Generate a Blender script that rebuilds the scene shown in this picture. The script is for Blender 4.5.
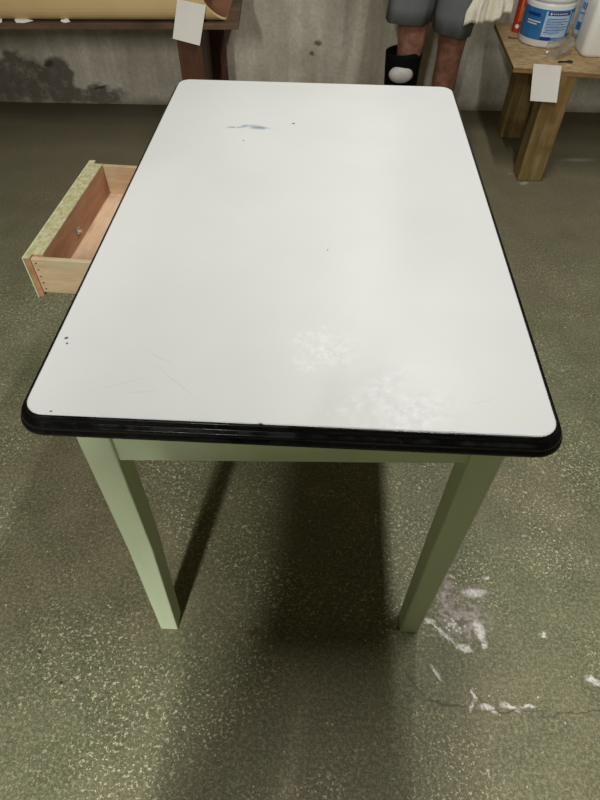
import bpy, bmesh, math, random
from mathutils import Vector, Matrix
random.seed(7)
S = bpy.context.scene
for o in list(bpy.data.objects): bpy.data.objects.remove(o)
C = S.collection

# ---------------------------------------------------------------- camera
cam_d = bpy.data.cameras.new('camera'); cam = bpy.data.objects.new('camera', cam_d); C.objects.link(cam)
R3 = Matrix(((0.998766, -0.043312, 0.024316), (0.048693, 0.757091, -0.651493), (0.009808, 0.651873, 0.758265)))
cam.matrix_world = Matrix.Translation((0.0287, -0.3985, 1.3221)) @ R3.to_4x4()
cam_d.sensor_fit = 'VERTICAL'; cam_d.sensor_height = 24.0; cam_d.sensor_width = 18.0
cam_d.lens = 566.72 / 800 * 24.0
cam_d.clip_start = 0.02
S.camera = cam

# ---------------------------------------------------------------- world, lamps, exposure
w = bpy.data.worlds.new('world'); S.world = w; w.use_nodes = True
w.node_tree.nodes['Background'].inputs[0].default_value = (0.9, 0.95, 1.0, 1)
w.node_tree.nodes['Background'].inputs[1].default_value = 0.02
def area(name, loc, sx, sy, power, col, rot=(0, 0, 0)):
    d = bpy.data.lights.new(name, 'AREA'); d.shape = 'RECTANGLE'; d.size = sx; d.size_y = sy
    d.energy = power; d.color = col
    o = bpy.data.objects.new(name, d); C.objects.link(o); o.location = loc; o.rotation_euler = rot
    return o
area('ceiling_tube_light', (0.51, 0.20, 2.36), 0.06, 0.6, 18, (1.0, 0.99, 0.975))
area('ceiling_tube_light', (0.48, 1.42, 2.36), 0.06, 0.8, 14.5, (1.0, 0.99, 0.975))
area('ceiling_bulb_light', (-0.60, -2.5, 2.34), 0.07, 1.1, 104, (1.0, 0.985, 0.965), (math.radians(12), 0, 0))
S.view_settings.view_transform = 'Standard'; S.view_settings.look = 'None'
S.view_settings.gamma = 1; S.view_settings.use_curve_mapping = False
S.view_settings.exposure = 0.12

# ---------------------------------------------------------------- node helpers
class NT:
    def __init__(s, name, rough=0.5, metal=0.0, spec=0.5):
        s.m = bpy.data.materials.new(name); s.m.use_nodes = True; s.t = s.m.node_tree
        s.b = s.t.nodes['Principled BSDF']; s.b.inputs['Roughness'].default_value = rough
        s.b.inputs['Metallic'].default_value = metal; s.b.inputs['Specular IOR Level'].default_value = spec
        s.co = s.t.nodes.new('ShaderNodeTexCoord').outputs['Object']
    def n(s, k): return s.t.nodes.new(k)
    def put(s, i, v):
        if isinstance(v, bpy.types.NodeSocket): s.t.links.new(v, i)
        else: i.default_value = v
    def math(s, op, a, b=0.0, clamp=False):
        x = s.n('ShaderNodeMath'); x.operation = op; x.use_clamp = clamp
        s.put(x.inputs[0], a); s.put(x.inputs[1], b); return x.outputs[0]
    def mapc(s, loc=(0, 0, 0), rot=(0, 0, 0), scale=(1, 1, 1), src=None):
        x = s.n('ShaderNodeMapping'); s.put(x.inputs[0], src or s.co)
        x.inputs['Location'].default_value = loc; x.inputs['Rotation'].default_value = rot; x.inputs['Scale'].default_value = scale
        return x.outputs[0]
    def noise(s, scale, detail=4, rough=0.55, src=None, color=False, dist=0):
        x = s.n('ShaderNodeTexNoise'); s.put(x.inputs['Vector'], src or s.co)
        x.inputs['Scale'].default_value = scale; x.inputs['Detail'].default_value = detail
        x.inputs['Roughness'].default_value = rough; x.inputs['Distortion'].default_value = dist
        return x.outputs['Color' if color else 'Fac']
    def vor(s, scale, feature='F1', src=None, rnd=1.0):
        x = s.n('ShaderNodeTexVoronoi'); x.feature = feature; s.put(x.inputs['Vector'], src or s.co)
        x.inputs['Scale'].default_value = scale; x.inputs['Randomness'].default_value = rnd
        return x.outputs['Distance']
    def step(s, v, lo, hi, a=0.0, b=1.0):
        x = s.n('ShaderNodeMapRange'); x.clamp = True; s.put(x.inputs[0], v)
        x.inputs[1].default_value = lo; x.inputs[2].default_value = hi; x.inputs[3].default_value = a; x.inputs[4].default_value = b
        return x.outputs[0]
    def mix(s, f, a, b):
        x = s.n('ShaderNodeMix'); x.data_type = 'RGBA'; s.put(x.inputs[0], f)
        for k, v in ((6, a), (7, b)):
            s.put(x.inputs[k], v if isinstance(v, bpy.types.NodeSocket) else (*v[:3], 1.0))
        return x.outputs[2]
    def warp(s, amount, scale, src=None, detail=3):
        src = src or s.co
        nz = s.noise(scale, detail, 0.6, src, color=True)
        a = s.n('ShaderNodeVectorMath'); a.operation = 'SUBTRACT'; s.put(a.inputs[0], nz); a.inputs[1].default_value = (.5, .5, .5)
        b = s.n('ShaderNodeVectorMath'); b.operation = 'SCALE'; s.put(b.inputs[0], a.outputs[0]); b.inputs['Scale'].default_value = amount
        c = s.n('ShaderNodeVectorMath'); c.operation = 'ADD'; s.put(c.inputs[0], src); s.put(c.inputs[1], b.outputs[0])
        return c.outputs[0]
    def ell(s, src, c, r, ang=0.0, soft=0.3, plane='xy'):
        """mask of an ellipse on the surface at c with radii r"""
        if plane == 'xy': C3 = Vector((c[0], c[1], 0)); rot = (0, 0, ang)
        else: C3 = Vector((c[0], 0, c[1])); rot = (0, ang, 0)
        x = s.n('ShaderNodeVectorMath'); x.operation = 'SUBTRACT'; s.put(x.inputs[0], src); x.inputs[1].default_value = C3
        sc = (1 / r[0], 1 / r[1], 0) if plane == 'xy' else (1 / r[0], 0, 1 / r[1])
        y = s.n('ShaderNodeVectorRotate'); y.rotation_type = 'Z_AXIS' if plane == 'xy' else 'Y_AXIS'
        s.put(y.inputs[0], x.outputs[0]); y.inputs['Angle'].default_value = -ang
        z = s.n('ShaderNodeVectorMath'); z.operation = 'MULTIPLY'; s.put(z.inputs[0], y.outputs[0]); z.inputs[1].default_value = sc
        l = s.n('ShaderNodeVectorMath'); l.operation = 'LENGTH'; s.put(l.inputs[0], z.outputs[0])
        return s.step(l.outputs['Value'], 1 - soft, 1 + soft, 1, 0)
    def mx(s, *v):
        r = v[0]
        for k in v[1:]: r = s.math('MAXIMUM', r, k)
        return r
    def bump(s, h, strength=0.3, dist=0.002):
        x = s.n('ShaderNodeBump'); x.inputs['Strength'].default_value = strength; x.inputs['Distance'].default_value = dist
        s.put(x.inputs['Height'], h); s.put(s.b.inputs['Normal'], x.outputs[0])
    def col(s, v): s.put(s.b.inputs['Base Color'], v if isinstance(v, bpy.types.NodeSocket) else (*v, 1.0)); return s
def lin(r, g, b):
    f = lambda c: (c / 12.92 if c <= .04045 else ((c + .055) / 1.055) ** 2.4)
    return (f(r / 255), f(g / 255), f(b / 255))
def plain(name, c, rough=.5, metal=0, var=.12, scale=30, bump=0.0, spec=.5):
    a = NT(name, rough, metal, spec)
    nz = a.noise(scale, 5)
    a.col(a.mix(a.step(nz, .35, .65), tuple(k * (1 - var) for k in c), tuple(min(1, k * (1 + var)) for k in c)))
    if bump: a.bump(nz, bump)
    return a.m

# ---------------------------------------------------------------- materials
def floor_mat():
    a = NT('worn_green_concrete', .62, 0, .35)
    big = a.noise(1.7, 5, .62); mid = a.noise(7, 6, .65); fine = a.noise(300, 3, .7)
    pos = a.n('ShaderNodeSeparateXYZ'); a.put(pos.inputs[0], a.co)
    paint = a.mix(a.step(mid, .35, .66), lin(100, 104, 76), lin(126, 129, 98))
    brown = a.mix(a.step(mid, .3, .7), lin(107, 101, 76), lin(136, 129, 102))
    c = a.mix(a.step(big, .45, .62), paint, brown)
    c = a.mix(a.step(fine, .38, .58, .55, 0), c, lin(66, 64, 46))
    c = a.mix(a.step(a.noise(130, 4, .75, a.mapc(loc=(5, 1, 0))), .46, .62, 0, .5), c, lin(172, 166, 128))
    # rubbed pale flecks, thicker where the paint is worn
    wear = a.step(a.noise(3.4, 5, .65, a.mapc(loc=(3.1, 1.7, 0))), .45, .60)
    wear = a.math('MULTIPLY', wear, a.step(pos.outputs[1], .9, 2.0, 1, .35))
    f1 = a.noise(150, 2, .6); f2 = a.noise(85, 3, .65, a.mapc(loc=(2, 8, 0)))
    fl = a.math('ADD', a.step(f1, .60, .64), a.step(f2, .61, .65), True)
    c = a.mix(a.math('MULTIPLY', fl, a.math('ADD', a.math('MULTIPLY', wear, .68), .12)), c, lin(228, 222, 182))
    chips = a.step(a.vor(34, src=a.warp(.01, 60)), .055, .085, 1, 0)
    c = a.mix(a.math('MULTIPLY', chips, a.step(a.noise(5, 3, .5, a.mapc(loc=(9, 2, 0))), .42, .6, .15, .9)), c, lin(232, 226, 196))
    dark = a.step(a.vor(12, src=a.warp(.03, 45)), .015, .04, 1, 0)
    c = a.mix(a.math('MULTIPLY', dark, .75), c, lin(70, 60, 42))
    # worn through grey patch beside the right front leg, and its flaked plaster
    wp = a.warp(.05, 30, detail=5)
    patch = a.mx(a.ell(wp, (.365, .13), (.022, .07), .1, .5), a.ell(wp, (.425, .155), (.035, .015), 0, .5), a.ell(wp, (.40, .09), (.05, .035), 0, .6))
    ptn = a.noise(55, 5, .7)
    c = a.mix(a.math('MULTIPLY', patch, .8), c, a.mix(a.step(ptn, .42, .58), lin(122, 112, 98), lin(196, 184, 178)))
    wq = a.warp(.024, 60, detail=6)
    wh = a.mx(a.ell(wq, (.391, .026), (.018, .010), -.2, .2), a.ell(wq, (.345, .058), (.038, .0035), -.75, .4), a.ell(wq, (.318, .082), (.012, .006), 0, .4),
              a.ell(wq, (.430, .066), (.010, .022), .2, .35), a.ell(wq, (.436, .035), (.006, .008), 0, .4), a.ell(wq, (.430, .155), (.022, .008), 0, .5),
              a.ell(wq, (.468, .193), (.007, .005), 0, .3), a.ell(wq, (.573, .064), (.007, .005), 0, .3), a.ell(wq, (.659, -.027), (.014, .008), -.5, .3),
              a.ell(wq, (.396, -.068), (.004, .012), .2, .4), a.ell(wq, (.388, -.092), (.004, .012), -.3, .4), a.ell(wq, (.424, -.096), (.018, .006), -.3, .4), a.ell(wq, (.472, -.089), (.018, .005), -.2, .5),
              a.ell(wq, (.322, -.03), (.004, .016), .6, .4), a.ell(wq, (.510, -.085), (.014, .003), 0, .5),
              a.ell(wq, (.955, 2.115), (.020, .010), .5, .4), a.ell(wq, (.905, 2.20), (.010, .005), 0, .4), a.ell(wq, (1.27, 2.36), (.06, .015), .1, .8))
    dotc = a.math('MULTIPLY', a.ell(wp, (.372, .075), (.030, .028), 0, .5), a.step(a.vor(120, src=a.warp(.006, 90)), .32, .42, 1, 0))
    c = a.mix(a.mx(a.math('MULTIPLY', wh, a.step(a.noise(120, 4, .75), .40, .52, .25, 1)), a.math('MULTIPLY', dotc, .9)), c, lin(232, 228, 218))
    # hairline crack running right from the front leg
    wc = a.warp(.03, 30, detail=4)
    cr = a.mx(a.ell(wc, (.27, -.055), (.030, .003), -.9, .6), a.ell(wc, (.33, -.090), (.055, .0032), -.1, .6), a.ell(wc, (.405, -.075), (.028, .002), -1.0, .6),
              a.ell(wc, (.46, -.098), (.07, .002), .05, .6), a.ell(wc, (.62, -.09), (.09, .0014), .15, .6))
    c = a.mix(a.math('MULTIPLY', cr, .7), c, lin(76, 68, 50))
    # small brown spill marks
    sp = a.mx(a.ell(a.warp(.012, 70), (-.553, -.031), (.005, .0022), -.4, .4), a.ell(a.warp(.012, 70), (-.486, -.091), (.005, .003), .1, .4))
    sp2 = a.ell(a.warp(.04, 40), (-.085, .041), (.014, .010), .5, .5)
    c = a.mix(a.math('MULTIPLY', sp, .9), c, lin(52, 46, 32))
    c = a.mix(a.math('MULTIPLY', sp2, .5), c, lin(90, 66, 46))
    # browner concrete further back and a darker strip along the wall foot
    g = a.n('ShaderNodeSeparateXYZ'); a.put(g.inputs[0], a.warp(.12, 6))
    yy = a.math('SUBTRACT', g.outputs[1], a.math('MULTIPLY', g.outputs[0], .03))
    c = a.mix(a.step(yy, .9, 2.1, 0, .6), c, lin(130, 120, 96))
    c = a.mix(a.step(yy, 2.60, 2.74, 0, .6), c, lin(66, 58, 46))
    a.col(c)
    a.put(a.b.inputs['Roughness'], a.step(mid, .3, .7, .5, .75))
    h = a.math('ADD', a.math('MULTIPLY', fl, .5), a.math('MULTIPLY', fine, .7))
    a.bump(h, .4, .002)
    return a.m
def wall_mat():
    a = NT('grey_concrete_wall', .85, 0, .2)
    st = a.noise(9, 5, .6, a.mapc(scale=(1, 1, .09)))
    bl = a.noise(3.5, 6, .6); fi = a.noise(60, 4, .6)
    c = a.mix(a.step(st, .34, .68), lin(194, 186, 166), lin(232, 225, 208))
    c = a.mix(a.step(bl, .4, .7, 0, .5), c, lin(140, 130, 110))
    c = a.mix(a.step(fi, .4, .7, 0, .25), c, lin(120, 110, 92))
    # dark damp stain low on the left, with its ragged top
    w1 = a.warp(.16, 9, detail=5)
    m = a.mx(a.ell(w1, (-1.62, .13), (.17, .12), 0, .12, 'xz'), a.ell(w1, (-1.42, .11), (.09, .11), 0, .12, 'xz'),
             a.ell(w1, (-1.24, .045), (.17, .055), 0, .15, 'xz'), a.ell(w1, (-1.9, .06), (.3, .1), 0, .15, 'xz'))
    m = a.math('MULTIPLY', m, a.step(a.noise(16, 5, .7), .3, .5, .35, .8))
    c = a.mix(m, c, lin(74, 68, 56))
    w2 = a.warp(.03, 30)
    k = a.mx(a.ell(w2, (-1.445, .199), (.022, .02), 0, .4, 'xz'), a.ell(w2, (-1.20, .086), (.045, .008), -.25, .4, 'xz'),
             a.ell(w2, (-.028, .314), (.02, .012), 0, .4, 'xz'), a.ell(w2, (-.06, .27), (.012, .01), 0, .4, 'xz'))
    c = a.mix(a.math('MULTIPLY', k, .75), c, lin(62, 54, 40))
    # darker brown band just above the floor
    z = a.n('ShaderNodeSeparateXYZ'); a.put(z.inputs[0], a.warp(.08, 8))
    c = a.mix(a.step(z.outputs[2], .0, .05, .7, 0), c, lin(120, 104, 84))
    a.col(c); a.bump(a.math('ADD', fi, bl), .5, .004)
    return a.m
def enamel_mat():
    a = NT('white_enamel', .3, 0, .4)
    co = a.mapc(loc=(0, .5, 0))      # surface coordinates from the middle of the near edge
    c = a.mix(a.step(a.noise(5, 4), .35, .7), lin(210, 211, 206), lin(215, 216, 211))
    wv = a.warp(.016, 60, co, 4)
    blue = a.mx(a.ell(wv, (-.150, .757), (.016, .0035), .12, .5), a.ell(wv, (-.128, .765), (.016, .005), .1, .5),
                a.ell(wv, (-.106, .757), (.017, .006), -.15, .5))
    blue = a.math('MULTIPLY', blue, a.step(a.noise(110, 3, .6, a.mapc(scale=(1, .5, 1))), .38, .56))
    c = a.mix(a.math('MULTIPLY', blue, .75), c, lin(88, 122, 146))
    w2 = a.warp(.004, 200, co)
    dots = a.mx(a.ell(w2, (-.037, .782), (.0028, .0022), 0, .4), a.ell(w2, (-.296, .128), (.0022, .002), 0, .4),
                a.ell(w2, (-.292, .118), (.0013, .0015), 0, .4), a.ell(w2, (-.031, -.0005), (.0045, .0022), 0, .3),
                a.ell(w2, (-.275, .006), (.0012, .0012), 0, .4), a.ell(w2, (-.130, .70), (.0016, .0016), 0, .4),
                a.ell(w2, (.04, .345), (.0012, .0012), 0, .4))
    c = a.mix(dots, c, lin(50, 54, 50))
    # fine hair scratches
    sc = a.mx(*[a.ell(a.warp(.008, 30, co), p, (l, .0006), t, .6) for p, l, t in
        [((-.14, .06), .035, -.7), ((-.20, .055), .03, .4), ((-.18, .04), .02, .15), ((-.17, .10), .02, -.5),
         ((.23, .05), .012, .3)]])
    c = a.mix(a.math('MULTIPLY', sc, .18), c, lin(120, 118, 110))
    ring = a.ell(a.warp(.01, 40, co), (.268, .025), (.006, .004), 0, .5)
    c = a.mix(a.math('MULTIPLY', ring, .3), c, lin(228, 216, 180))
    wr = a.warp(.05, 34, co, 6)
    res_glint = a.mx(a.ell(wr, (.022, .150), (.026, .007), .5, .6), a.ell(wr, (.030, .098), (.026, .008), .05, .6), a.ell(wr, (.045, .125), (.028, .030), 0, .7),
               a.ell(wr, (.10, .055), (.06, .010), .7, .7), a.ell(wr, (.14, .03), (.05, .02), .3, .8))
    res_glint = a.math('MULTIPLY', res_glint, a.step(a.noise(90, 5, .75, co), .46, .60))
    c = a.mix(a.math('MULTIPLY', res_glint, .42), c, lin(243, 243, 241))  # white residue smears, plus lamp glints painted in towards the right
    a.col(c)
    # gloss worn matt in scuffed patches
    ws = a.warp(.07, 26, co, 5)
    scuff = a.mx(a.ell(ws, (.02, .10), (.045, .055), .3, .7), a.ell(ws, (.09, .04), (.05, .05), 0, .8), a.ell(ws, (.15, .02), (.05, .04), 0, .8))
    scuff = a.math('MULTIPLY', scuff, a.step(a.noise(70, 5, .7, co), .42, .62))
    a.put(a.b.inputs['Roughness'], a.math('ADD', .38, a.math('MULTIPLY', scuff, .16)))
    hb = a.math('ADD', a.math('MULTIPLY', a.noise(60, 4, .6, co), .3), a.math('MULTIPLY', scuff, .6))
    a.bump(hb, .12, .001)
    return a.m
def rim_mat():
    a = NT('black_enamel', .22, 0, .3)
    sp = a.step(a.noise(190, 4, .75), .64, .72)
    pw = a.step(a.noise(8, 3), .5, .66)
    a.col(a.mix(a.math('MULTIPLY', sp, a.math('MULTIPLY', pw, .35)), (.003, .003, .0035), (.35, .35, .35)))
    a.put(a.b.inputs['Roughness'], a.step(a.noise(40, 4), .4, .7, .2, .5))
    return a.m
def green_mat(name='pale_green_paint'):
    a = NT(name, .5, 0, .4)
    br = a.noise(22, 4, .6, a.mapc(scale=(1, 1, .12)))
    c = a.mix(a.step(br, .3, .7), lin(205, 220, 182), lin(216, 229, 192))
    ch = a.step(a.noise(55, 5, .75), .70, .74)
    c = a.mix(a.math('MULTIPLY', ch, .55), c, lin(112, 118, 84))
    a.col(c); a.bump(br, .25, .001)
    return a.m
def wood(name, c1, c2, c3=None, scale=14, stretch=(1, .08, 1), rough=.6, rings=False, edge=0.0):
    a = NT(name, rough, 0, .3)
    co = a.mapc(scale=stretch)
    g = a.noise(scale, 6, .62, a.warp(.05, 4, co))
    f = a.noise(scale * 7, 4, .6, co)
    c = a.mix(a.step(g, .34, .66), c1, c2)
    c = a.mix(a.step(f, .42, .7, 0, .35), c, tuple(k * .55 for k in c1))
    if rings:
        x = a.n('ShaderNodeTexWave'); x.wave_type = 'RINGS'; x.rings_direction = 'Y'; a.put(x.inputs[0], a.warp(.05, 5, a.mapc(loc=rings[0], scale=rings[1])))
        x.inputs['Scale'].default_value = rings[2]; x.inputs['Distortion'].default_value = 1.2; x.inputs['Detail'].default_value = 2
        c = a.mix(a.step(x.outputs['Fac'], .55, .95, 0, .55), c, tuple(k * .45 for k in c1))
    if c3: c = a.mix(a.step(a.noise(5, 4, .6), .5, .68, 0, .8), c, c3)
    a.col(c); a.bump(f, .2, .001)
    return a.m
def osb_mat():
    a = NT('particle_board', .75, 0, .2)
    v = a.noise(60, 5, .7, a.mapc(scale=(.5, 1.3, 1))); b = a.noise(6, 4)
    c = a.mix(a.step(v, .35, .65), lin(148, 122, 84), lin(204, 178, 134))
    c = a.mix(a.step(b, .45, .7, 0, .5), c, lin(132, 104, 68))
    c = a.mix(a.step(a.noise(150, 3, .6), .6, .7, 0, .5), c, lin(92, 70, 42))
    a.col(c); a.bump(v, .3, .002); return a.m
def worn_edge_mat():
    a = NT('worn_yellow_green_paint', .6, 0, .3)
    v = a.noise(120, 5, .7, a.mapc(scale=(1, .6, 1)))
    c = a.mix(a.step(v, .36, .62), lin(160, 152, 106), lin(196, 194, 154))
    c = a.mix(a.step(a.noise(170, 3, .7), .58, .68, 0, .6), c, lin(128, 112, 66))
    a.col(c); return a.m
def skin_mat(name, c1, c2):
    a = NT(name, .55, 0, .35)
    v = a.noise(26, 5, .65)
    a.col(a.mix(a.step(v, .4, .66), c1, c2)); a.bump(a.noise(120, 3), .2, .001)
    a.b.inputs['Subsurface Weight'].default_value = .08; a.b.inputs['Subsurface Radius'].default_value = (.02, .008, .004)
    return a.m
def cloth_mat(name, c, rough=.9, scale=220, var=.15, bump=.4, weave=(1, 1, 1)):
    a = NT(name, rough, 0, .15)
    v = a.noise(scale, 3, .6, a.mapc(scale=weave)); b = a.noise(8, 4)
    cc = a.mix(a.step(v, .35, .65), tuple(k * (1 - var) for k in c), tuple(min(1, k * (1 + var)) for k in c))
    cc = a.mix(a.step(b, .4, .7, 0, .3), cc, tuple(k * .8 for k in c))
    a.col(cc); a.bump(v, bump, .0015); return a.m

M = dict(
    low_bounce_wall=plain('low_bounce_wall_concrete', lin(104, 97, 84), .9, 0, .12, 4, .3),  # walls out of view, coloured darker to cut bounced light
    floor=floor_mat(), wall=wall_mat(), enamel=enamel_mat(), rim=rim_mat(), green=green_mat(),
    ceiling=plain('painted_ceiling', lin(120, 112, 98), .9, 0, .05, 5),
    drawer_front=wood('red_brown_drawer_wood', lin(152, 106, 76), lin(190, 144, 108), scale=16, stretch=(1, .15, 1)),
    drawer_in=wood('pale_drawer_wood', lin(190, 158, 126), lin(218, 190, 158), lin(176, 130, 100), scale=10, stretch=(1, .2, 1)),
    drawer_side=wood('drawer_side_wood', lin(168, 132, 98), lin(200, 176, 140), lin(172, 172, 138), scale=14, stretch=(.2, 1, 1)),
    worn=worn_edge_mat(),
    dark_wood=wood('dark_brown_wood', lin(74, 45, 31), lin(104, 68, 48), lin(54, 34, 26), scale=12, stretch=(1, 1, .12), rough=.55),
    bench_wood=wood('brown_bench_board', lin(92, 70, 54), lin(122, 97, 78), lin(70, 54, 42), scale=16, stretch=(.1, 1, 1), rough=.6),
    board=osb_mat(), ply=wood('plywood_edge', lin(120, 88, 52), lin(170, 134, 88), scale=60, stretch=(.05, 1, 3)),
    post=wood('treated_pine', lin(122, 100, 58), lin(172, 150, 100), scale=30, stretch=(1, 1, .09), c3=lin(112, 84, 44)),
    kraft=plain('tan_cardboard', lin(212, 184, 130), .7, 0, .05, 8, .1),
    kraft_in=plain('brown_cardboard_inside', lin(128, 84, 58), .8, 0, .15, 12),
    paper=plain('white_paper', lin(243, 240, 230), .85, 0, .02, 12),
    white_plastic=plain('white_plastic', lin(226, 228, 226), .35, 0, .02, 6),
    red=plain('red_plastic', lin(176, 48, 30), .45, 0, .12, 12), orange=plain('orange_label', lin(214, 104, 46), .5, 0, .1, 20),
    blue=plain('blue_label', lin(44, 112, 168), .4, 0, .12, 30), pale=plain('pale_blue_label', lin(176, 204, 226), .4, 0, .07, 60),
    navy=plain('navy_print', lin(30, 48, 132), .4, 0, .1, 30), black=plain('black_neoprene', (.004, .004, .0045), .9, 0, .2, 90, .3, .08),
    pad=plain('grey_pad_plastic', lin(176, 172, 164), .5, 0, .1, 40),
    steel=plain('bright_steel', (.55, .54, .5), .3, 1, .1, 60), dark_metal=plain('dark_metal', (.05, .045, .04), .45, .8, .1, 60),
    skin=skin_mat('tanned_skin', lin(126, 86, 68), lin(160, 116, 94)),
    knee_red=skin_mat('reddened_skin', lin(140, 66, 48), lin(190, 120, 92)),
    shorts=cloth_mat('grey_blue_shorts_cloth', lin(106, 108, 110), var=.1),
    shirt=cloth_mat('dark_shirt_cloth', lin(60, 64, 74)), jeans=cloth_mat('dark_trouser_cloth', lin(48, 50, 60)),
    towel=cloth_mat('cream_terry_cloth', lin(244, 236, 216), scale=140, var=.06, bump=1.0),
    hair=plain('brown_hair', lin(66, 50, 38), .6, 0, .3, 90, .6), shoe=plain('shoe_leather', lin(60, 54, 48), .6, 0, .2, 40),
)
def clear(name, tint, rough, trans, alpha=1):
    a = NT(name, rough); a.col(tint); a.b.inputs['Transmission Weight'].default_value = trans; a.b.inputs['IOR'].default_value = 1.35
    a.b.inputs['Alpha'].default_value = alpha; return a.m
M['clear'] = clear('clear_plastic', (.96, .97, .97), .08, .9, .32)
M['milky'] = clear('milky_plastic', lin(238, 235, 226), .45, .08)
M['hazy'] = clear('hazy_clear_plastic', lin(216, 224, 232), .25, .6, .8)

# ---------------------------------------------------------------- mesh helpers
def obj(name, bm, mat, parent=None, origin=None, bevel=0, seg=2, smooth=False, sub=0):
    """bm is in world metres; the mesh is moved to its parent's (or its own) origin"""
    if origin is None: origin = WL(parent) if parent else Vector((0, 0, 0))
    origin = Vector(origin)
    bmesh.ops.recalc_face_normals(bm, faces=bm.faces[:])
    bmesh.ops.translate(bm, vec=-origin, verts=bm.verts[:])
    me = bpy.data.meshes.new(name); bm.to_mesh(me); bm.free()
    for m in (mat if isinstance(mat, (list, tuple)) else [mat]): me.materials.append(m)
    o = bpy.data.objects.new(name, me); C.objects.link(o)
    if parent:
        o.parent = parent; o.location = origin - WL(parent)
    else: o.location = origin
    if smooth:
        for p in me.polygons: p.use_smooth = True
    if bevel:
        b = o.modifiers.new('bevel', 'BEVEL'); b.width = bevel; b.segments = seg; b.limit_method = 'ANGLE'; b.angle_limit = math.radians(40)
    if sub:
        b = o.modifiers.new('sub', 'SUBSURF'); b.levels = sub; b.render_levels = sub
    return o
def WL(o):
    v = Vector(o.location)
    while o.parent: o = o.parent; v = v + Vector(o.location)
    return v
def tag(o, label, cat, group=None):
    o['label'] = label; o['category'] = cat
    if group: o['group'] = group
    return o
def thing(name, label, cat, loc, group=None):
    o = bpy.data.objects.new(name, None); C.objects.link(o); o.location = loc; o.empty_display_size = .1
    return tag(o, label, cat, group)
def hexa(bm, p, mi=0):
    """p: 4 bottom corners (ccw) then 4 top corners"""
    v = [bm.verts.new(q) for q in p]
    for f in ((3, 2, 1, 0), (4, 5, 6, 7), (0, 1, 5, 4), (1, 2, 6, 5), (2, 3, 7, 6), (3, 0, 4, 7)):
        bm.faces.new([v[i] for i in f]).material_index = mi
    return v
def box(bm, x0, x1, y0, y1, z0, z1, mi=0):
    return hexa(bm, [(x0, y0, z0), (x1, y0, z0), (x1, y1, z0), (x0, y1, z0), (x0, y0, z1), (x1, y0, z1), (x1, y1, z1), (x0, y1, z1)], mi)
def rrect(x0, x1, y0, y1, r, z, n=8):
    P = []
    for cx, cy, a0 in ((x1 - r, y1 - r, 0), (x0 + r, y1 - r, 90), (x0 + r, y0 + r, 180), (x1 - r, y0 + r, 270)):
        for i in range(n + 1):
            a = math.radians(a0 + 90 * i / n); P.append((cx + r * math.cos(a), cy + r * math.sin(a), z))
    return P
def loft(bm, rings, cap0=True, cap1=True, closed_loop=False, mi=0):
    V = [[bm.verts.new(p) for p in r] for r in rings]; n = len(V[0])
    pairs = list(zip(V, V[1:])) + ([(V[-1], V[0])] if closed_loop else [])
    for a, b in pairs:
        for i in range(n):
            j = (i + 1) % n; bm.faces.new((a[i], a[j], b[j], b[i])).material_index = mi
    if not closed_loop:
        if cap0: bm.faces.new(V[0][::-1]).material_index = mi
        if cap1: bm.faces.new(V[-1]).material_index = mi
    return V
def circ(c, r, n=32, ry=None):
    ry = ry or r
    return [(c[0] + r * math.cos(2 * math.pi * i / n), c[1] + ry * math.sin(2 * math.pi * i / n), c[2]) for i in range(n)]
def new(): return bmesh.new()

# ================================================================= the room
X0, X1, Y0, ZC = -2.6, 2.6, -3.6, 2.46
wy = lambda x: 2.875 + .03 * x
def struct(name, bm, m):
    o = obj(name, bm, m); o['kind'] = 'structure'; return o
bm = new(); hexa(bm, [(X0 - .1, Y0 - .1, -.1), (X1 + .1, Y0 - .1, -.1), (X1 + .1, wy(X1) + .1, -.1), (X0 - .1, wy(X0) + .1, -.1),
                      (X0 - .1, Y0 - .1, 0), (X1 + .1, Y0 - .1, 0), (X1 + .1, wy(X1) + .1, 0), (X0 - .1, wy(X0) + .1, 0)])
struct('floor', bm, M['floor'])
bm = new(); hexa(bm, [(X0 - .1, Y0 - .1, ZC), (X1 + .1, Y0 - .1, ZC), (X1 + .1, wy(X1) + .1, ZC), (X0 - .1, wy(X0) + .1, ZC),
                      (X0 - .1, Y0 - .1, ZC + .1), (X1 + .1, Y0 - .1, ZC + .1), (X1 + .1, wy(X1) + .1, ZC + .1), (X0 - .1, wy(X0) + .1, ZC + .1)])
struct('ceiling', bm, M['ceiling'])
bm = new(); hexa(bm, [(X0, wy(X0), 0), (X1, wy(X1), 0), (X1, wy(X1) + .1, 0), (X0, wy(X0) + .1, 0),
                      (X0, wy(X0), ZC), (X1, wy(X1), ZC), (X1, wy(X1) + .1, ZC), (X0, wy(X0) + .1, ZC)])
struct('wall_back', bm, M['wall'])
bm = new(); box(bm, X0 - .1, X0, Y0 - .1, wy(X0) + .1, 0, ZC); struct('wall_left', bm, M['low_bounce_wall'])
bm = new(); box(bm, X1, X1 + .1, Y0 - .1, wy(X1) + .1, 0, ZC); struct('wall_right', bm, M['low_bounce_wall'])
bm = new(); box(bm, X0, X1, Y0 - .1, Y0, 0, ZC); struct('wall_front', bm, M['low_bounce_wall'])

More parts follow.
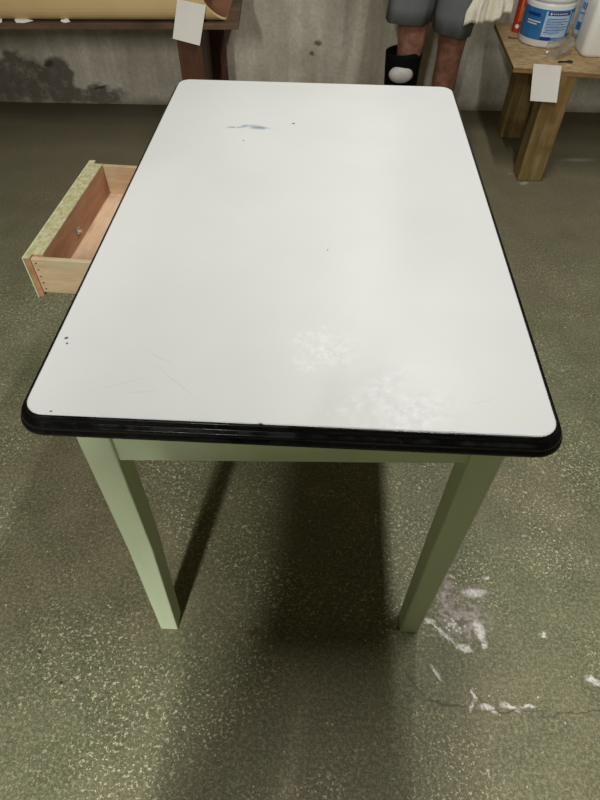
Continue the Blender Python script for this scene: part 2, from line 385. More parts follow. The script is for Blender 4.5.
# ================================================================= the table
W2, L, H = .31, .9967, .8127
T = thing('enamel_top_table', 'white enamel top table with black rim and pale green wooden legs', 'table', (0, .5, 0))
def ring(off, dz, r0=.026):
    return rrect(-W2 - off, W2 + off, -off, L + off, r0 + off, H + dz, 10)
bm = new()
loft(bm, [ring(-.014, -.022), ring(-.004, -.020), ring(-.0010, -.004), ring(-.0006, -.0008), ring(-.0020, 0)])
obj('tabletop', bm, M['enamel'], T)
bm = new()
prof = [(-.0014, -.0010), (.0006, -.0008), (.0022, -.0026), (.0030, -.0075), (.0038, -.0095), (.0085, -.0100), (.0105, -.0138), (.0095, -.0162),
        (.0125, -.0180), (.0135, -.0218), (.0110, -.0255), (.0030, -.0268), (-.016, -.0268), (-.016, -.0232), (-.0034, -.0222), (-.0022, -.008)]
loft(bm, [ring(o_, z_) for o_, z_ in prof], closed_loop=True)
o = obj('rim', bm, M['rim'], T, smooth=True); o['label'] = 'black enamel rolled rim'
ZT = H - .027
def leg(x0, x1, y0, y1, xs, sp=0):
    """x0,x1,y0,y1 at the top; tapers a little towards the foot on the inner sides"""
    t = .0055
    bx0, bx1 = (x0, x1 - t) if xs < 0 else (x0 + t, x1)
    bx0 += sp; bx1 += sp
    by0, by1 = (y0, y1 - t) if y0 < .5 else (y0 + t, y1)
    bm = new(); q = []      # straight above, drawn in gently towards the foot
    for z, k in ((0, 1), (.20, .62), (.40, .22), (ZT, 0)):
        a0, a1, c0, c1 = x0 + (bx0 - x0) * k, x1 + (bx1 - x1) * k, y0 + (by0 - y0) * k, y1 + (by1 - y1) * k
        q.append([(a0, c0, z), (a1, c0, z), (a1, c1, z), (a0, c1, z)])
    loft(bm, q)
    obj('leg', bm, M['green'], T, bevel=.0025)
leg(-.2795, -.235, .0326, .078, -1, -.0172); leg(.2439, .2899, .0538, .100, 1, -.0024)
leg(-.2795, -.235, .905, .951, -1); leg(.2439, .2899, .905, .951, 1)
def apron(p, q, inset, z0, z1, name='apron'):
    """board between two ground points, thickness away from the rim"""
    p, q = Vector((*p, 0)), Vector((*q, 0)); d = (q - p).normalized(); nrm = Vector((-d.y, d.x, 0)) * inset
    bm = new(); hexa(bm, [p + Vector((0, 0, z0)), q + Vector((0, 0, z0)), q + nrm + Vector((0, 0, z0)), p + nrm + Vector((0, 0, z0)),
                          p + Vector((0, 0, z1)), q + Vector((0, 0, z1)), q + nrm + Vector((0, 0, z1)), p + nrm + Vector((0, 0, z1))])
    return bm
AZ = .641
obj('apron', apron((-.238, .0386), (.247, .0600), .02, .668, ZT), M['green'], T, bevel=.0015)
obj('apron', apron((-.238, .945), (.247, .945), -.02, AZ, ZT), M['green'], T, bevel=.0015)
obj('apron', apron((.284, .098), (.284, .907), .02, AZ, ZT), M['green'], T, bevel=.0015)
bm = new()      # left apron frames the drawer opening
for y0, y1, z0, z1 in ((.076, .385, AZ, ZT), (.722, .907, AZ, ZT), (.385, .722, AZ, .664), (.385, .722, .758, ZT)):
    box(bm, -.275, -.255, y0, y1, z0, z1)
obj('apron', bm, M['green'], T)
# pulled-out drawer
dx, dy, yaw = -.472, .381, -math.atan2(.015, .344)
Rz = Matrix.Rotation(yaw, 4, 'Z')
def dl(bm):       # drawer frame: x into the table, y along the front, then turned and set in place
    bmesh.ops.transform(bm, matrix=Matrix.Translation((dx, dy, 0)) @ Rz, verts=bm.verts[:]); return bm
DZ0, DZ1, DL, DD = .668, .750, .343, .40
bm = new()
box(bm, .011, DD, .004, .013, DZ0 + .008, DZ1 - .004)
box(bm, .011, DD, DL - .013, DL - .004, DZ0 + .008, DZ1 - .004)
box(bm, DD - .010, DD, .013, DL - .013, DZ0 + .014, DZ1 - .010)
drawer = obj('drawer', dl(bm), M['drawer_side'], T, bevel=.0008)
drawer['label'] = 'pulled out wooden drawer box'
bm = new(); box(bm, .030, DD - .010, .013, DL - .013, DZ0 + .011, DZ0 + .017)
obj('drawer_bottom', dl(bm), M['drawer_in'], drawer)
bm = new(); box(bm, .0008, .011, 0.001, DL - .001, DZ0, DZ1 - .0012); box(bm, .011, .030, .013, DL - .013, DZ0, DZ1 - .0012)
o = obj('drawer_front', dl(bm), [M['drawer_front']], drawer, bevel=.001)
bm = new(); box(bm, -.0008, .0008, 0, DL, DZ0 - .002, DZ1)
o = obj('front_face', dl(bm), M['green'], drawer)
bm = new(); box(bm, .0008, .012, 0, DL, DZ1 - .0012, DZ1 + .0006); box(bm, .012, .0305, .013, DL - .013, DZ1 - .0012, DZ1 + .0006)
# worn paint chipped along the top edge
o = obj('top_edge', dl(bm), M['worn'], drawer); o['label'] = 'worn yellow green painted edge'
bm = new()        # knob bolt: nut and washer inside the front
for k, (r, x0, x1, n) in enumerate(((.007, .030, .0315, 16), (.004, .0315, .037, 6))):
    rg = [[(x, DL / 2 - .02 + r * math.cos(2 * math.pi * i / n), DZ0 + .040 + r * math.sin(2 * math.pi * i / n)) for i in range(n)] for x in (x0, x1)]
    loft(bm, rg)
obj('bolt', dl(bm), M['steel'], drawer)
bm = new()
for k in range(5):
    z = DZ0 + .016 + k * .0135
    loft(bm, [[(  .018 + .0014 * math.cos(a), y, z + .0014 * math.sin(a)) for a in [2 * math.pi * i / 8 for i in range(8)]] for y in (.0034, .0041)])
obj('nail', dl(bm), M['dark_metal'], drawer)['kind'] = 'stuff'

# ================================================================= left workbench with its cardboard roll
B = thing('workbench', 'low dark brown wooden workbench against the back wall, left of the table', 'workbench', (-1.1, 2.45, 0))
LZ = .577
bm = new(); box(bm, -1.95, -.339, 2.185, 2.74, LZ - .022, LZ)
obj('bench_top', bm, M['bench_wood'], B, bevel=.002)
for lx0 in (-.60, -1.86):
    for ly in (2.215, 2.60):
        lx = lx0 + (.048 if ly > 2.4 else 0)
        bm = new(); box(bm, lx, lx + (.118 if ly > 2.4 else .10), ly, ly + .045, 0, LZ - .022)
        obj('leg', bm, M['dark_wood'], B, bevel=.003)
bm = new(); box(bm, -.548, -.500, 2.27, 2.60, .26, LZ - .022); obj('side_rail', bm, M['dark_wood'], B, bevel=.002)
bm = new(); box(bm, -1.90, -1.86, 2.27, 2.60, .26, LZ - .022); obj('side_rail', bm, M['dark_wood'], B, bevel=.002)
bm = new(); n = 40; cy, cz, Rr = 2.274, LZ + .095, .095
rings = []
def cut(a, inner):      # slanting cut end: a=-90 bottom, 180 front, 0 back
    s, c_ = math.sin(a), math.cos(a)
    q = (1 + s) if s < 0 else 1 + .3 * s
    return -.388 + (.035 * q if c_ > 0 else -.085 * q)
def se(t): return math.copysign(abs(t) ** .55, t)      # squashed, nearly square roll
def kr(r, xf): return [(xf(a), cy + r * se(math.cos(a)), cz + r * se(math.sin(a))) for a in [2 * math.pi * (i + .5) / n for i in range(n)]]
loft(bm, [kr(Rr, lambda a: -1.80), kr(Rr, lambda a: cut(a, 0)), kr(Rr - .008, lambda a: cut(a, 1)), kr(Rr - .008, lambda a: -1.80)], closed_loop=True)
for f in bm.faces:
    c_ = f.calc_center_median(); d = (abs((c_.y - cy) / Rr) ** 3.64 + abs((c_.z - cz) / Rr) ** 3.64) ** (1 / 3.64)
    f.material_index = 1 if d < .94 else 0
o = obj('cardboard_roll', bm, [M['kraft'], M['kraft_in']], None, origin=(-1.1, cy, LZ), smooth=False)
tag(o, 'big tan cardboard roll with slanted open end lying on the dark workbench', 'cardboard roll')
for i, (x, y, s) in enumerate(((-1.20, 2.196, .045), (-1.29, 2.197, .018), (-1.03, 2.196, .018))):
    bm = new(); rnd = random.Random(i); pts = []
    for k in range(9):
        a = 2 * math.pi * k / 9; q = s * (.55 + .5 * rnd.random()); pts.append((x + q * math.cos(a), y + .012 * math.sin(a) * (.6 + .6 * rnd.random()), LZ + .001 + .010 * rnd.random() * (1 + math.sin(a))))
    v0 = [bm.verts.new(p) for p in pts]; v1 = [bm.verts.new((p[0], p[1], p[2] + .0012)) for p in pts]
    bm.faces.new(v0[::-1]); bm.faces.new(v1)
    for k in range(9): bm.faces.new((v0[k], v0[(k + 1) % 9], v1[(k + 1) % 9], v1[k]))
    o = obj('paper_scrap', bm, M['paper'], None, origin=(x, y, LZ))
    tag(o, ['largest torn white paper scrap on the front edge of the left workbench', 'small paper scrap at the far left edge of the workbench front',
            'small pale paper scrap right of the largest scrap on the workbench edge'][i], 'paper scrap', 'torn paper scraps on the workbench')
def sheet(name, q, label, cat, group, curl=.006, th=.0006):
    """paper note from four corners TL,TR,BR,BL (in space), curled a little at the foot"""
    q = [Vector(p) for p in q]; bm = new(); n = 8; A = []; Bv = []
    nrm = (q[1] - q[0]).cross(q[3] - q[0]).normalized()
    if nrm.y > 0: nrm = -nrm
    for j in range(n + 1):
        t = j / n; l = q[0].lerp(q[3], t); r = q[1].lerp(q[2], t); A.append([]); Bv.append([])
        for i in range(5):
            p = l.lerp(r, i / 4) + nrm * (curl * t * t)
            A[-1].append(bm.verts.new(p + nrm * th)); Bv[-1].append(bm.verts.new(p))
    for j in range(n):
        for i in range(4):
            bm.faces.new((A[j][i], A[j][i + 1], A[j + 1][i + 1], A[j + 1][i])); bm.faces.new((Bv[j][i], Bv[j + 1][i], Bv[j + 1][i + 1], Bv[j][i + 1]))
    per = [(0, i) for i in range(5)] + [(j, 4) for j in range(1, n + 1)] + [(n, i) for i in range(3, -1, -1)] + [(j, 0) for j in range(n - 1, 0, -1)]
    for a, b in zip(per, per[1:] + per[:1]):
        bm.faces.new((A[a[0]][a[1]], Bv[a[0]][a[1]], Bv[b[0]][b[1]], A[b[0]][b[1]]))
    o = obj(name, bm, M['paper'], None, origin=(q[2] + q[3]) / 2, smooth=False)
    return tag(o, label, cat, group)
sheet('paper_note', [(-0.570, 2.196, 0.662), (-0.459, 2.196, 0.645), (-0.500, 2.196, 0.505), (-0.608, 2.196, 0.528)],
      'tilted blank white paper note stuck on the left workbench and its roll', 'paper note', 'blank paper notes on the benches')

# the bench and what lies on it stand slightly askew to the wall
piv = Vector((-.85, 2.185, 0)); RB = Matrix.Rotation(.075, 4, 'Z')
for o in [B] + [q for q in C.objects if q.name.startswith(('cardboard_roll', 'paper_scrap'))]:
    o.location = piv + RB @ (Vector(o.location) - piv); o.rotation_euler = (0, 0, .075)

# ================================================================= right bench
Q = thing('plywood_bench', 'rough particle board bench on thick pine posts, right of the table', 'bench', (1.35, 2.45, 0))
QZ = .47
bm = new(); hexa(bm, [(x, y, z) for z in (QZ - .02, QZ - .004) for x, y in ((.780, 2.159), (1.95, 2.021), (1.97, 2.70), (.800, 2.72))])
obj('ply_core', bm, M['ply'], Q)['label'] = 'layered board edge'
bm = new(); hexa(bm, [(x, y, z) for z in (QZ - .004, QZ) for x, y in ((.779, 2.158), (1.951, 2.020), (1.971, 2.701), (.799, 2.721))])
obj('bench_top', bm, M['board'], Q)
for lx, ly in ((.927, 2.136), (.927, 2.571), (1.83, 2.045), (1.83, 2.571)):
        bm = new(); box(bm, lx, lx + .11, ly, ly + .10, 0, QZ - .02)
        obj('leg', bm, M['post'], Q, bevel=.005)
sheet('paper_note', [(.848, 2.140, .490), (.958, 2.132, .488), (.982, 2.126, .354), (.873, 2.132, .356)],
      'upright blank white paper note hanging from the right bench edge', 'paper note', 'blank paper notes on the benches', curl=.008)

# ---- white tub with blue label
tc = (.959, 2.480); tr = .101
TB = thing('plastic_tub', 'round white plastic tub with blue printed label on the right bench', 'tub', (*tc, QZ))
bm = new(); zz = [(.086, 0), (.098, .003), (tr, .010), (tr, .150), (.100, .158), (.094, .166), (.094, .172), (.088, .172), (.086, .160), (.086, .01)]
loft(bm, [circ((*tc, QZ + z), r, 48) for r, z in zz]); obj('body', bm, M['white_plastic'], TB, smooth=True)
bm = new(); zz = [(.0945, .160), (.0985, .161), (.0990, .182), (.0965, .186), (.075, .187), (.072, .183), (.036, .182), (.034, .186), (.026, .186), (.024, .176), (.0, .176)]
loft(bm, [circ((*tc, QZ + z), max(r, .0005), 48) for r, z in zz]); obj('lid', bm, M['white_plastic'], TB, smooth=True)
bm = new(); loft(bm, [circ((*tc, QZ + z), r, 24) for r, z in ((.0235, .1765), (.0235, .178), (.020, .179))]); obj('lid_hole_shade', bm, M['dark_metal'], TB)  # dark disc standing in for the shade inside the lid hole
def patch(bm, a0, a1, z0, z1, r, mi, c=tc, n=10, base=QZ, t=.0004):
    """curved printed patch; angles in degrees, 270 faces the room"""
    A = []
    for k in range(n + 1):
        a = math.radians(a0 + (a1 - a0) * k / n)
        A.append([bm.verts.new((c[0] + rr * math.cos(a), c[1] + rr * math.sin(a), base + z)) for rr, z in ((r, z0), (r + t, z0), (r + t, z1), (r, z1))])
    for p, q in zip(A, A[1:]):
        for i in range(4): bm.faces.new((p[i], q[i], q[(i + 1) % 4], p[(i + 1) % 4])).material_index = mi
    bm.faces.new(A[0]).material_index = mi; bm.faces.new(A[-1][::-1]).material_index = mi
bm = new()
patch(bm, 175, 345, .030, .140, tr, 0, n=30)
patch(bm, 248, 312, .042, .134, tr + .0005, 1)
patch(bm, 252, 308, .121, .134, tr + .0010, 2)
patch(bm, 257, 261, .124, .131, tr + .0015, 3); 
for k in range(8):
    patch(bm, 264 + k * 4.6, 266.8 + k * 4.6, .1255, .1295, tr + .0015, 3, n=2)
for k, (a0, a1) in enumerate(((254, 300), (252, 306), (253, 298), (252, 307), (254, 303), (252, 290))):
    patch(bm, a0, a1, .108 - k * .0098, .1102 - k * .0098, tr + .0010, 2)
    patch(bm, a0, a0 + (a1 - a0) * .7, .1035 - k * .0098, .1046 - k * .0098, tr + .0010, 0)
patch(bm, 248, 272, .032, .044, tr + .0010, 2)
patch(bm, 200, 236, .112, .124, tr + .0008, 2); patch(bm, 205, 240, .092, .096, tr + .0008, 3); patch(bm, 205, 232, .083, .087, tr + .0008, 3)
patch(bm, 318, 340, .05, .125, tr + .0008, 1)
obj('label', bm, [M['blue'], M['pale'], M['navy'], M['white_plastic']], TB)['label'] = 'blue label with white and navy print'

# ---- milky jug
jc = (1.152, 2.355)
J = thing('plastic_jug', 'milky white square plastic jug at the right edge of the bench', 'jug', (*jc, QZ))
bm = new(); rg = []
for s, z in ((.062, 0), (.068, .004), (.071, .014), (.071, .17), (.066, .19), (.045, .215), (.026, .232), (.019, .238), (.019, .262)):
    rg.append([(p[0], p[1], p[2]) for p in rrect(jc[0] - s, jc[0] + s, jc[1] - s, jc[1] + s, min(s * .99, .03 if z < .2 else s * .95), QZ + z, 6)])
loft(bm, rg); obj('body', bm, M['milky'], J, smooth=True)
bm = new(); loft(bm, [circ((*jc, QZ + z), r, 24) for r, z in ((.0195, .250), (.022, .250), (.022, .272), (.020, .274))]); obj('cap', bm, M['white_plastic'], J)
bm = new(); hp = []
for k in range(13):
    a = math.radians(-70 + 160 * k / 12); c0 = Vector((jc[0] + .030 + .042 * math.cos(a), jc[1] - .02, QZ + .205 + .040 * math.sin(a)))
    hp.append([c0 + Vector((.008 * math.cos(b) * math.cos(a), .009 * math.sin(b), .008 * math.cos(b) * math.sin(a))) for b in [2 * math.pi * i / 10 for i in range(10)]])
loft(bm, hp); obj('handle', bm, M['milky'], J, smooth=True)

# ---- hazy bottle with blue lettering between tub and jug
bc = (1.165, 2.545)
K = thing('clear_bottle', 'hazy clear bottle with blue lettering behind the milky jug', 'bottle', (*bc, QZ))
bm = new(); zz = [(.046, 0), (.052, .004), (.054, .012), (.054, .16), (.048, .185), (.030, .205), (.016, .216), (.016, .235)]
loft(bm, [circ((*bc, QZ + z), r, 32) for r, z in zz]); obj('body', bm, M['hazy'], K, smooth=True)
bm = new(); loft(bm, [circ((*bc, QZ + z), r, 20) for r, z in ((.0165, .222), (.019, .222), (.019, .245), (.017, .247))]); obj('cap', bm, M['white_plastic'], K)
bm = new(); patch(bm, 150, 330, .02, .15, .0543, 1, bc, 20)
for k in range(6):
    patch(bm, 195 + k * 9, 200 + k * 9, .112, .136, .0549, 2, bc, 3)
patch(bm, 190, 262, .095, .100, .0549, 0, bc); patch(bm, 190, 275, .035, .065, .0549, 0, bc)
obj('label', bm, [M['blue'], M['pale'], M['navy']], K)

# ---- red sealant tube
rc = (.878, 2.60)
RD = thing('sealant_tube', 'red and orange sealant tube standing left of the white tub', 'tube', (*rc, QZ))
bm = new(); loft(bm, [circ((*rc, QZ + z), r, 28) for r, z in ((.022, 0), (.025, .002), (.025, .21), (.023, .213), (.010, .217), (.008, .232), (.0045, .262))])
obj('body', bm, M['red'], RD, smooth=False)
bm = new(); patch(bm, 240, 345, .045, .19, .0252, 0, rc, 12); patch(bm, 262, 300, .10, .17, .0257, 1, rc, 8)
obj('label', bm, [M['orange'], M['red']], RD)
bm = new(); cen = Vector((0, 0, 0)); vs = []
for rr_, ri in ((.0085, 0),):
    n = 20; A = []
    for k in range(n):
        a = 2 * math.pi * k / n; ang = math.radians(246) + rr_ * math.cos(a) / .0252
        A.append([(rc[0] + q * math.cos(ang), rc[1] + q * math.sin(ang), QZ + .026 + rr_ * math.sin(a)) for q in (.0250, .0260)])
    v0 = [bm.verts.new(p[0]) for p in A]; v1 = [bm.verts.new(p[1]) for p in A]
    bm.faces.new(v0[::-1]); bm.faces.new(v1)
    for k in range(n): bm.faces.new((v0[k], v0[(k + 1) % n], v1[(k + 1) % n], v1[k]))
obj('emblem', bm, M['white_plastic'], RD)['label'] = 'small round white emblem'

# ---- clear cup on its side
cc = Vector((.990, 2.300, QZ + .036))
bm = new(); n = 28
ax = Vector((-.80, -.6, -.06)).normalized(); u = ax.cross(Vector((0, 0, 1))).normalized(); v = u.cross(ax)
def cr_(t, r): return [cc + ax * t + u * (r * math.cos(2 * math.pi * i / n)) + v * (r * math.sin(2 * math.pi * i / n)) for i in range(n)]
loft(bm, [cr_(-.055, .001), cr_(-.055, .026), cr_(-.052, .028), cr_(.045, .0355), cr_(.048, .037), cr_(.048, .0345), cr_(-.050, .0265), cr_(-.052, .001)])
o = obj('plastic_cup', bm, M['clear'], None, origin=(cc.x, cc.y, QZ), smooth=True)
tag(o, 'clear plastic cup lying on its side in front of the white tub', 'cup')
# ---- little dark key and bolt on the board
KY = new(); kc = Vector((1.007, 2.225, QZ))
n = 16
def torus(bm, c, R_, r_, n=16, m=6):
    loft(bm, [[(c[0] + (R_ + r_ * math.cos(b)) * math.cos(a), c[1] + (R_ + r_ * math.cos(b)) * math.sin(a), c[2] + r_ * math.sin(b)) for b in [2 * math.pi * i / m for i in range(m)]] for a in [2 * math.pi * k / n for k in range(n)]], closed_loop=True)
torus(KY, kc + Vector((.012, 0, .0032)), .010, .003)
box(KY, kc.x - .035, kc.x + .003, kc.y - .003, kc.y + .003, QZ + .0005, QZ + .005)
box(KY, kc.x - .035, kc.x - .030, kc.y - .010, kc.y - .002, QZ + .0005, QZ + .005); box(KY, kc.x - .025, kc.x - .021, kc.y - .008, kc.y - .002, QZ + .0005, QZ + .005)
tag(obj('metal_key', KY, M['dark_metal'], None, origin=kc), 'small dark metal key on the bench edge beside the cup', 'key')
bm = new(); sc = Vector((.838, 2.495, QZ))
rg = [[(sc.x + t, sc.y - t * .3 + r * math.cos(a), QZ + .0045 + r * math.sin(a)) for a in [2 * math.pi * i / 10 for i in range(10)]] for t, r in ((-.016, .0042), (-.012, .0042), (-.012, .002), (.016, .002), (.02, .0006))]
loft(bm, rg); tag(obj('screw', bm, M['dark_metal'], None, origin=sc), 'short dark screw lying on the bench left of the tub', 'screw')

# ================================================================= people
def skinned(name, pts, edges, mat, parent, origin, root=0, sub=2):
    """pts: (x,y,z,rx,ry)"""
    origin = Vector(origin)
    me = bpy.data.meshes.new(name)
    me.from_pydata([tuple(Vector(p[:3]) - origin) for p in pts], edges, [])
    me.materials.append(mat)
    o = bpy.data.objects.new(name, me); C.objects.link(o)
    if parent: o.parent = parent; o.location = origin - WL(parent)
    else: o.location = origin
    o.modifiers.new('skin', 'SKIN'); o.modifiers['skin'].use_smooth_shade = True
    if not me.skin_vertices: me.attributes  # created with the modifier
    for i, p in enumerate(pts):
        sv = me.skin_vertices[0].data[i]; sv.radius = (p[3], p[4]); sv.use_root = (i == root)
    b = o.modifiers.new('sub', 'SUBSURF'); b.levels = sub; b.render_levels = sub
    return o
def person(px, py, face, label, hipx, knees, feet, hands, elbows, torso_mat, leg_mat, bare, lean=0.0, s=1.0):
    """face = +1 looks toward +y, -1 toward the camera"""
    P = thing('person', label, 'person', (px, py, 0))
    pts, ed = [], []
    def add(p, rx, ry=None, link=None):
        pts.append((*p, rx, ry or rx)); i = len(pts) - 1
        if link is not None: ed.append((link, i))
        return i
    f = face
    hip = add((px, py, .93 * s), .13, .10)
    wst = add((px, py + f * .01, 1.08 * s), .13, .095, hip)
    chs = add((px, py + f * .02, 1.27 * s), .155, .105, wst)
    shl = add((px, py + f * .0, 1.41 * s), .12, .08, chs)
    nk = add((px, py + f * .01, 1.50 * s), .052, .055, shl)
    jaw = add((px, py + f * .035, 1.57 * s), .068, .070, nk)
    hd = add((px, py + f * .03, 1.66 * s), .088, .096, jaw)
    top = add((px, py + f * .015, 1.735 * s), .062, .065, hd)
    ns = add((px, py + f * .128, 1.625 * s), .011, .012, hd)
    for sd in (-1, 1): add((px + sd * .082, py + f * .02, 1.64 * s), .010, .016, hd)
    for sd in (-1, 1):
        k = knees[0] if sd < 0 else knees[1]; ft = feet[0] if sd < 0 else feet[1]
        h = add((px + sd * hipx, py, .86 * s), .085, .088, hip)
        th = add(tuple(Vector((px + sd * hipx, py, .86 * s)).lerp(Vector(k), .5)), .078, .08, h)
        kn = add(k, .058, .060, th)
        kv, fv = Vector(k), Vector(ft)
        kb = add(tuple(kv.lerp(fv, .14) - Vector((0, f * .005, 0))), .052, .055, kn)
        cf = add(tuple(kv.lerp(fv, .36) - Vector((0, f * .018, 0))), .055, .060, kb)
        lc = add(tuple(kv.lerp(fv, .72) - Vector((0, f * .006, 0))), .038, .040, cf)
        an = add(tuple(fv), .034, .038, lc)
        bl = add((ft[0] + sd * .012, ft[1] + f * .12, .035), .038, .026, an)
        add((ft[0] + sd * .016, ft[1] + f * .185, .027), .032, .019, bl)
        el, hn = (elbows[0], hands[0]) if sd < 0 else (elbows[1], hands[1])
        sh = add((px + sd * .185, py, 1.405 * s), .058, .058, shl)
        e = add(el, .040, .042, sh); ev, hv = Vector(el), Vector(hn)
        fa = add(tuple(ev.lerp(hv, .3)), .040, .038, e)
        wr = add(tuple(ev.lerp(hv, .93)), .027, .022, fa)
        d = (hv - ev).normalized(); side = d.cross(Vector((0, 0, 1)) if abs(d.z) < .7 else Vector((1, 0, 0))).normalized(); up = side.cross(d)
        pm = add(tuple(hv + d * .045), .036, .018, wr)
        for q, (o_, ln) in enumerate(((-.028, .062), (-.010, .074), (.010, .070), (.027, .056))):
            b0 = add(tuple(hv + d * .085 + side * o_), .0095, .0095, pm)
            b1 = add(tuple(hv + d * (.085 + ln * .5) + side * o_ * 1.05 - up * .008), .0085, .0085, b0)
            add(tuple(hv + d * (.085 + ln * .85) + side * o_ * 1.05 - up * .028), .0075, .0075, b1)
        t0 = add(tuple(hv + d * .035 - side * .038 - up * .01), .011, .011, pm)
        add(tuple(hv + d * .075 - side * .052 - up * .022), .0088, .0088, t0)
    body = skinned('body', pts, ed, M['skin'], P, (px, py, 0))
    # hair cap
    bm = new(); bmesh.ops.create_uvsphere(bm, u_segments=24, v_segments=16, radius=1)
    for v_ in list(bm.verts):
        if v_.co.z < -.15 and v_.co.y * f > -.2: bm.verts.remove(v_)
    for v_ in bm.verts: v_.co = Vector((px + v_.co.x * .094, py + f * .012 + v_.co.y * .104, 1.675 * s + v_.co.z * (.098)))
    o = obj('hair', bm, M['hair'], P, smooth=True); sm = o.modifiers.new('thick', 'SOLIDIFY'); sm.thickness = .01
    # eyes and mouth
    for sd in (-1, 1):
        bm = new(); bmesh.ops.create_uvsphere(bm, u_segments=12, v_segments=8, radius=.009)
        bmesh.ops.translate(bm, vec=(px + sd * .028, py + f * .100, 1.655 * s), verts=bm.verts[:]); obj('eye', bm, M['dark_metal'], P, smooth=True)
    # shirt
    tp, te = [], []
    def ta(p, rx, ry=None, link=None):
        tp.append((*p, rx, ry or rx)); i = len(tp) - 1
        if link is not None: te.append((link, i))
        return i
    a00 = ta((px, py, .86 * s), .19, .150); a0 = ta((px, py, .95 * s), .185, .146, a00); a1 = ta((px, py + f * .01, 1.10 * s), .172, .132, a0); a2 = ta((px, py + f * .02, 1.27 * s), .182, .132, a1)
    a3 = ta((px, py, 1.41 * s), .150, .104, a2); ta((px, py + f * .005, 1.475 * s), .082, .080, a3)
    for sd in (-1, 1):
        el = Vector(elbows[0] if sd < 0 else elbows[1]); shv = Vector((px + sd * .185, py, 1.405 * s))
        b0 = ta(tuple(shv), .078, .078, a3); b1 = ta(tuple(shv.lerp(el, .3)), .072, .072, b0); ta(tuple(shv.lerp(el, .66)), .066, .066, b1)
    skinned('shirt', tp, te, torso_mat, P, (px, py, 0))
    return P
def tube_cloth(bm, rings, n=36, seed=0, fold=.004, th=.003, lobes=5):
    """open cloth tube; rings = (centre, rx, ry, tilt)"""
    R = random.Random(seed); ph = [R.random() * 6.28 for _ in range(4)]
    def rg(c, rx, ry, tx, off, k):
        out = []
        for i in range(n):
            a = 2 * math.pi * i / n
            w_ = 1 + (fold / rx) * (math.sin(lobes * a + ph[0] + k * .5) + .6 * math.sin((lobes + 3) * a + ph[1] - k * .7))
            x, y = (rx + off) * w_ * math.cos(a), (ry + off) * w_ * math.sin(a)
            out.append((c[0] + x, c[1] + y, c[2] + tx[0] * x + tx[1] * y))
        return out
    out = [rg(*r, 0, k) for k, r in enumerate(rings)]; inn = [rg(*r, -th, k) for k, r in enumerate(rings)]
    loft(bm, out + inn[::-1], closed_loop=True)

# man at the back wall: legs below the knee show over the far edge of the table
mx_, my_ = .455, 2.33
P1 = person(mx_, my_, -1, 'person in grey shorts and black knee brace standing behind the table, holding a towel', .09,
            [(.372, 2.315, .49), (.538, 2.30, .49)], [(.362, 2.36, .07), (.548, 2.35, .07)],
            [(.21, 2.28, .83), (.650, 2.21, .93)], [(.20, 2.36, 1.10), (.70, 2.34, 1.14)], M['shirt'], M['shorts'], True)
bm = new()
tube_cloth(bm, [((.346, 2.31, .582), .092, .088, (0, -.05)), ((.350, 2.312, .64), .092, .090, (0, 0)), ((.36, 2.318, .72), .094, .096, (0, 0)), ((.372, 2.33, .82), .098, .110, (0, 0))], seed=3, fold=.0035)
obj('shorts_leg', bm, M['shorts'], P1, smooth=True)
bm = new()
tube_cloth(bm, [((.527, 2.295, .548), .079, .088, (-.12, -.05)), ((.531, 2.30, .62), .087, .092, (0, 0)), ((.54, 2.315, .72), .090, .098, (0, 0)), ((.535, 2.33, .82), .098, .110, (0, 0))], seed=8, fold=.004)
obj('shorts_leg', bm, M['shorts'], P1, smooth=True)
bm = new()
tube_cloth(bm, [((mx_, my_, .78), .172, .125, (0, 0)), ((mx_, my_, .86), .178, .130, (0, 0)), ((mx_, my_, .98), .162, .120, (0, 0))], seed=5, fold=.003)
obj('shorts', bm, M['shorts'], P1, smooth=True)
bm = new()
tube_cloth(bm, [((.352, 2.33, .33), .072, .070, (0, 0)), ((.350, 2.328, .40), .076, .072, (0, 0)), ((.349, 2.328, .45), .078, .072, (0, 0)), ((.349, 2.328, .468), .078, .072, (.10, 0))], seed=2, fold=.0015, th=.006, lobes=3)
br = obj('knee_brace', bm, M['black'], P1, smooth=True); br['label'] = 'black knee brace'
bm = new(); bmesh.ops.create_uvsphere(bm, u_segments=24, v_segments=14, radius=1)
for v_ in bm.verts: v_.co = Vector((.341 + v_.co.x * .052, 2.266 + v_.co.y * .026, .392 + v_.co.z * .034))
obj('brace_pad', bm, M['pad'], br, smooth=True)['label'] = 'light grey oval knee pad'
for sx, sy in ((.362, 2.36), (.548, 2.35)):
    bm = new(); rgs = []
    for z, a, b in ((0, .046, .135), (.02, .048, .137), (.05, .045, .125), (.075, .042, .085), (.095, .042, .055)):
        rgs.append([(sx + a * math.cos(t), sy - .05 + (.04 if z > .06 else 0) + b * math.sin(t) * 1.0, z) for t in [2 * math.pi * i / 24 for i in range(24)]])
    loft(bm, rgs); obj('shoe', bm, M['shoe'], P1, smooth=True)
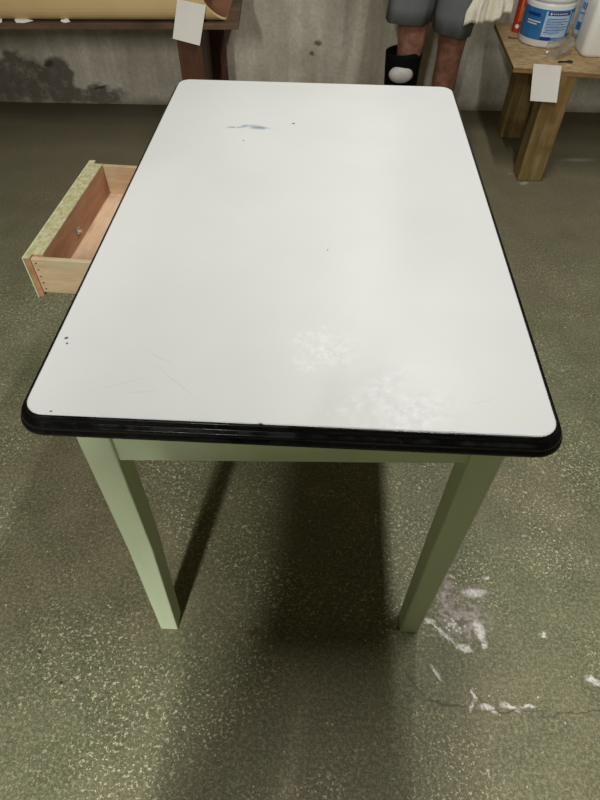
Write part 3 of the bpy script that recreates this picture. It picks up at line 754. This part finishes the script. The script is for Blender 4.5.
# towel hanging from his left hand
bm = new(); nx, nz = 40, 16; A, Bv = [], []
for j in range(nz + 1):
    t = j / nz; A.append([]); Bv.append([])
    for i in range(nx + 1):
        s_ = i / nx
        wdt = .04 + .13 * min(1, t * 1.3)
        x = .634 + (s_ - .5) * wdt
        bot = .600 + .045 * s_ + .008 * math.sin(s_ * 9)
        z = .80 + (bot - .80) * t
        y = 2.172 + (.006 + .009 * t) * math.sin(s_ * 15 + .6) + .005 * t * math.sin(s_ * 37 + 2)
        A[-1].append(bm.verts.new((x, y - .003, z))); Bv[-1].append(bm.verts.new((x, y + .003, z)))
for j in range(nz):
    for i in range(nx):
        bm.faces.new((A[j][i], A[j][i + 1], A[j + 1][i + 1], A[j + 1][i])); bm.faces.new((Bv[j][i], Bv[j + 1][i], Bv[j + 1][i + 1], Bv[j][i + 1]))
for i in range(nx):
    for j in (0, nz): bm.faces.new((A[j][i], A[j][i + 1], Bv[j][i + 1], Bv[j][i]))
for j in range(nz):
    for i in (0, nx): bm.faces.new((A[j][i], A[j + 1][i], Bv[j + 1][i], Bv[j][i]))
tag(obj('towel', bm, M['towel'], None, origin=(.634, 2.172, .60), smooth=True), 'cream terry towel hanging beside the grey shorts, left of the plywood bench', 'towel')

# the one holding the camera, standing behind it: shades the lamp behind
px_, py_ = -.15, -.93
P2 = person(px_, py_, 1, 'person in dark clothes standing at the near end of the table, outside the view', .09,
            [(px_ - .10, py_ + .01, .49), (px_ + .10, py_ + .01, .49)], [(px_ - .11, py_ - .04, .07), (px_ + .11, py_ - .04, .07)],
            [(-.14, -.60, 1.26), (.06, -.60, 1.26)], [(-.42, -.86, 1.12), (.13, -.84, 1.12)], M['shirt'], M['jeans'], False)
bm = new()
for sd in (-1, 1):
    tube_cloth(bm, [((px_ + sd * .11, py_ - .03, .09), .062, .070, (0, 0)), ((px_ + sd * .105, py_, .45), .078, .082, (0, 0)), ((px_ + sd * .095, py_, .82), .105, .11, (0, 0))], seed=11 + sd, fold=.003)
tube_cloth(bm, [((px_, py_, .78), .182, .128, (0, 0)), ((px_, py_, .88), .185, .132, (0, 0)), ((px_, py_, 1.0), .165, .120, (0, 0))], seed=15, fold=.002)
obj('trousers', bm, M['jeans'], P2, smooth=True)
for sd in (-1, 1):
    bm = new(); rgs = []
    for z, a, b in ((0, .046, .135), (.02, .048, .137), (.05, .045, .125), (.075, .042, .085), (.095, .042, .055)):
        rgs.append([(px_ + sd * .115 + a * math.cos(t), py_ + .01 - (.04 if z > .06 else 0) + b * math.sin(t), z) for t in [2 * math.pi * i / 24 for i in range(24)]])
    loft(bm, rgs); obj('shoe', bm, M['shoe'], P2, smooth=True)
